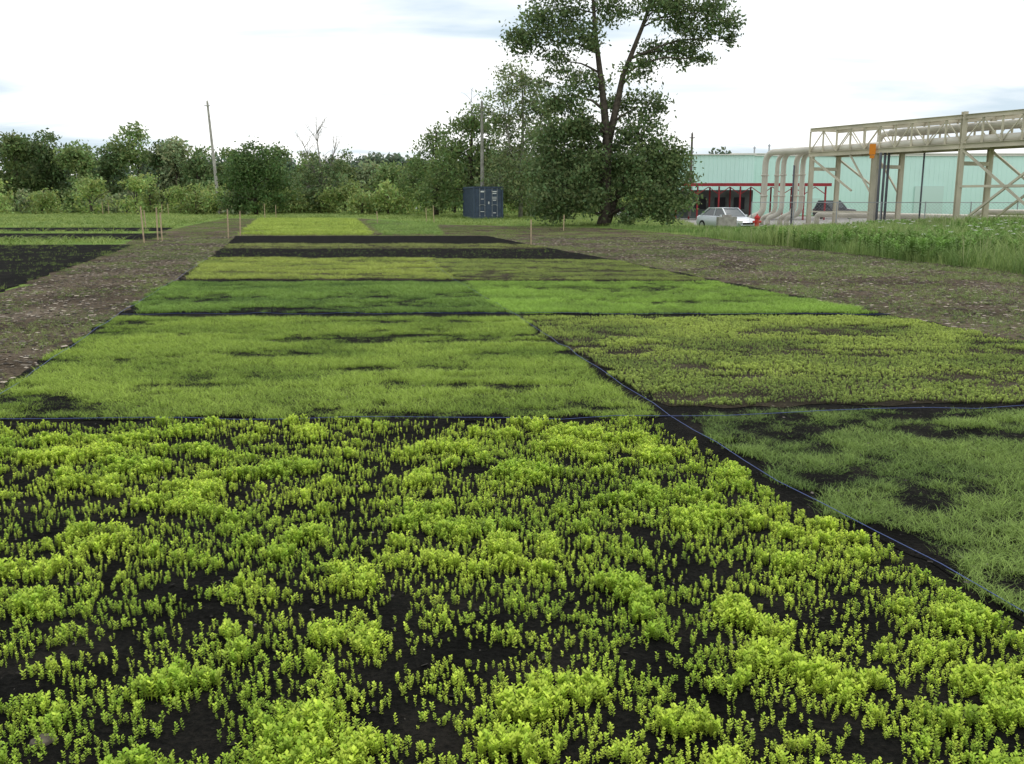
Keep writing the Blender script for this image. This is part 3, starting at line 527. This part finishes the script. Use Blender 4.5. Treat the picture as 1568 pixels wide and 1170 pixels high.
# ------------------------------------------------------------------ vehicles
GLASS=mat('car_glass',(.06,.08,.085),.08,spec=.9);TYRE=RUB;LAMP=mat('lamp_lens',(.7,.7,.68),.15,spec=.8);RIM=mat('wheel_rim',(.45,.45,.46),.35,.7)
def car(name,loc,rz,body,suv=False):
    e=empty(name,loc,rz);H=.28 if suv else 0
    st=[(-2.28,.62,.38,.55),(-2.2,.78,.28,.68),(-1.9,.86,.24,.78+H*.6),(-1.2,.89,.22,.88+H*.6),(-.95,.9,.22,.92+H*.6),(0,.9,.22,.95+H*.6),(1.2,.9,.22,.98+H*.6),(1.9,.87,.26,.98+H*.6),(2.2,.8,.32,.92+H*.6),(2.28,.7,.4,.75+H*.5)]
    V=[];F=[]
    for y,hw,zb,zs in st:
        V+=[(-hw*.9,y,zb),(-hw,y,zb+.15),(-hw*1.01,y,(zb+zs)/2),(-hw*.97,y,zs-.06),(-hw*.86,y,zs),(hw*.86,y,zs),(hw*.97,y,zs-.06),(hw*1.01,y,(zb+zs)/2),(hw,y,zb+.15),(hw*.9,y,zb)]
    for i in range(len(st)-1):
        for k in range(10): F.append((i*10+k,i*10+(k+1)%10,(i+1)*10+(k+1)%10,(i+1)*10+k))
    F.append(tuple(range(10)));F.append(tuple(range((len(st)-1)*10,len(st)*10))[::-1])
    me=bpy.data.meshes.new('body');me.from_pydata(V,[],F);me.materials.append(body);me.polygons.foreach_set('use_smooth',[True]*(len(F)-2)+[False]*2);link(bpy.data.objects.new('body',me),e)
    zt=1.45+H*1.4;zs=.9+H*.6;yb,yt=(-1.05,-.35);rb,rt=(2.1,1.75) if suv else (1.75,1.05)
    g=[(-.76,yb,zs),(.76,yb,zs),(.78,rb,zs+.06),(-.78,rb,zs+.06),(-.6,yt,zt-.03),(.6,yt,zt-.03),(.6,rt,zt-.03),(-.6,rt,zt-.03)]
    me=bpy.data.meshes.new('glasshouse');me.from_pydata(g,[],[(0,1,5,4),(1,2,6,5),(2,3,7,6),(3,0,4,7),(4,5,6,7)]);me.materials.append(GLASS);link(bpy.data.objects.new('glasshouse',me),e)
    M=MB();M.box((0,(yt+rt)/2,zt),(1.2,rt-yt+.08,.05))
    for sx in(-1,1):
        M.beam((sx*.765,yb,zs),(sx*.605,yt,zt),.06);M.beam((sx*.785,rb,zs+.04),(sx*.605,rt,zt),.09);M.beam((sx*.775,.3,zs),(sx*.61,.3,zt),.06);M.beam((sx*.61,yt,zt-.01),(sx*.61,rt,zt-.01),.06)
        M.box((sx*.98,-.75,zs+.08),(.16,.1,.12))
    M.obj('roof_and_pillars',[body],e);M=MB()
    for sx in(-1,1):
        for y in(-1.4,1.4):
            M.tube([(sx*.72,y,.33),(sx*.915,y,.33)],.33,18,0);M.tube([(sx*.9,y,.33),(sx*.925,y,.33)],.2,12,1)
    M.obj('wheels',[TYRE,RIM],e);M=MB()
    for sx in(-1,1): M.box((sx*.6,-2.225,.62),(.34,.1,.14),sx*.2,0);M.box((sx*.68,2.26,.8+H*.4),(.22,.06,.14),0,2)
    M.box((0,-2.29,.5),(.8,.03,.12),0,1);M.box((0,-2.27,.34),(1.1,.04,.08),0,1);M.obj('lamps_and_grille',[LAMP,RUB,RED],e)
car('parked_sedan',(14.0,62.5,-.40),math.radians(24),mat('silver_paint',(.66,.70,.74),.3,.05,spec=.6))
car('parked_suv',(33.8,100,-.43),math.radians(70),mat('dark_grey_paint',(.05,.05,.055),.3,spec=.6),True)
car('parked_suv',(11.0,96,-.43),math.radians(60),mat('white_car_paint',(.7,.71,.72),.3,spec=.6),True)
M=MB();M.box((0,0,.3),(1.1,.6,.6));M.box((0,0,.66),(.5,.3,.12));M.obj('concrete_block',[mat('concrete',(.33,.31,.28),.9,noise=(4,.3))],loc=(12.9,57.5,-.02))
M=MB();M.tube([(0,0,0),(0,0,.08),(0,0,.081),(0,0,.62),(0,0,.64),(0,0,.7),(0,0,.78),(0,0,.86)],[.2,.2,.13,.13,.17,.17,.12,.03],12)
for v in((.25,0,.45),(-.25,0,.45),(0,-.25,.42)):M.tube([(0,0,v[2]),v],.07,8)
M.tube([(0,0,.85),(0,0,.92)],.04,6);M.obj('fire_hydrant',[mat('hydrant_red',(.5,.03,.03),.45)],loc=(14.6,57,-.15))
e=empty('white_shed',(-15.5,150,0));M=MB();M.box((0,0,1.8),(2.2,3,3.6));M.obj('walls',[WHITE],e);M=MB();M.box((0,0,3.7),(2.5,3.3,.2));M.box((0,0,3.9),(1.6,3.3,.2));M.obj('roof',[RED],e)
print('ok',sum(len(m.polygons) for m in bpy.data.meshes))
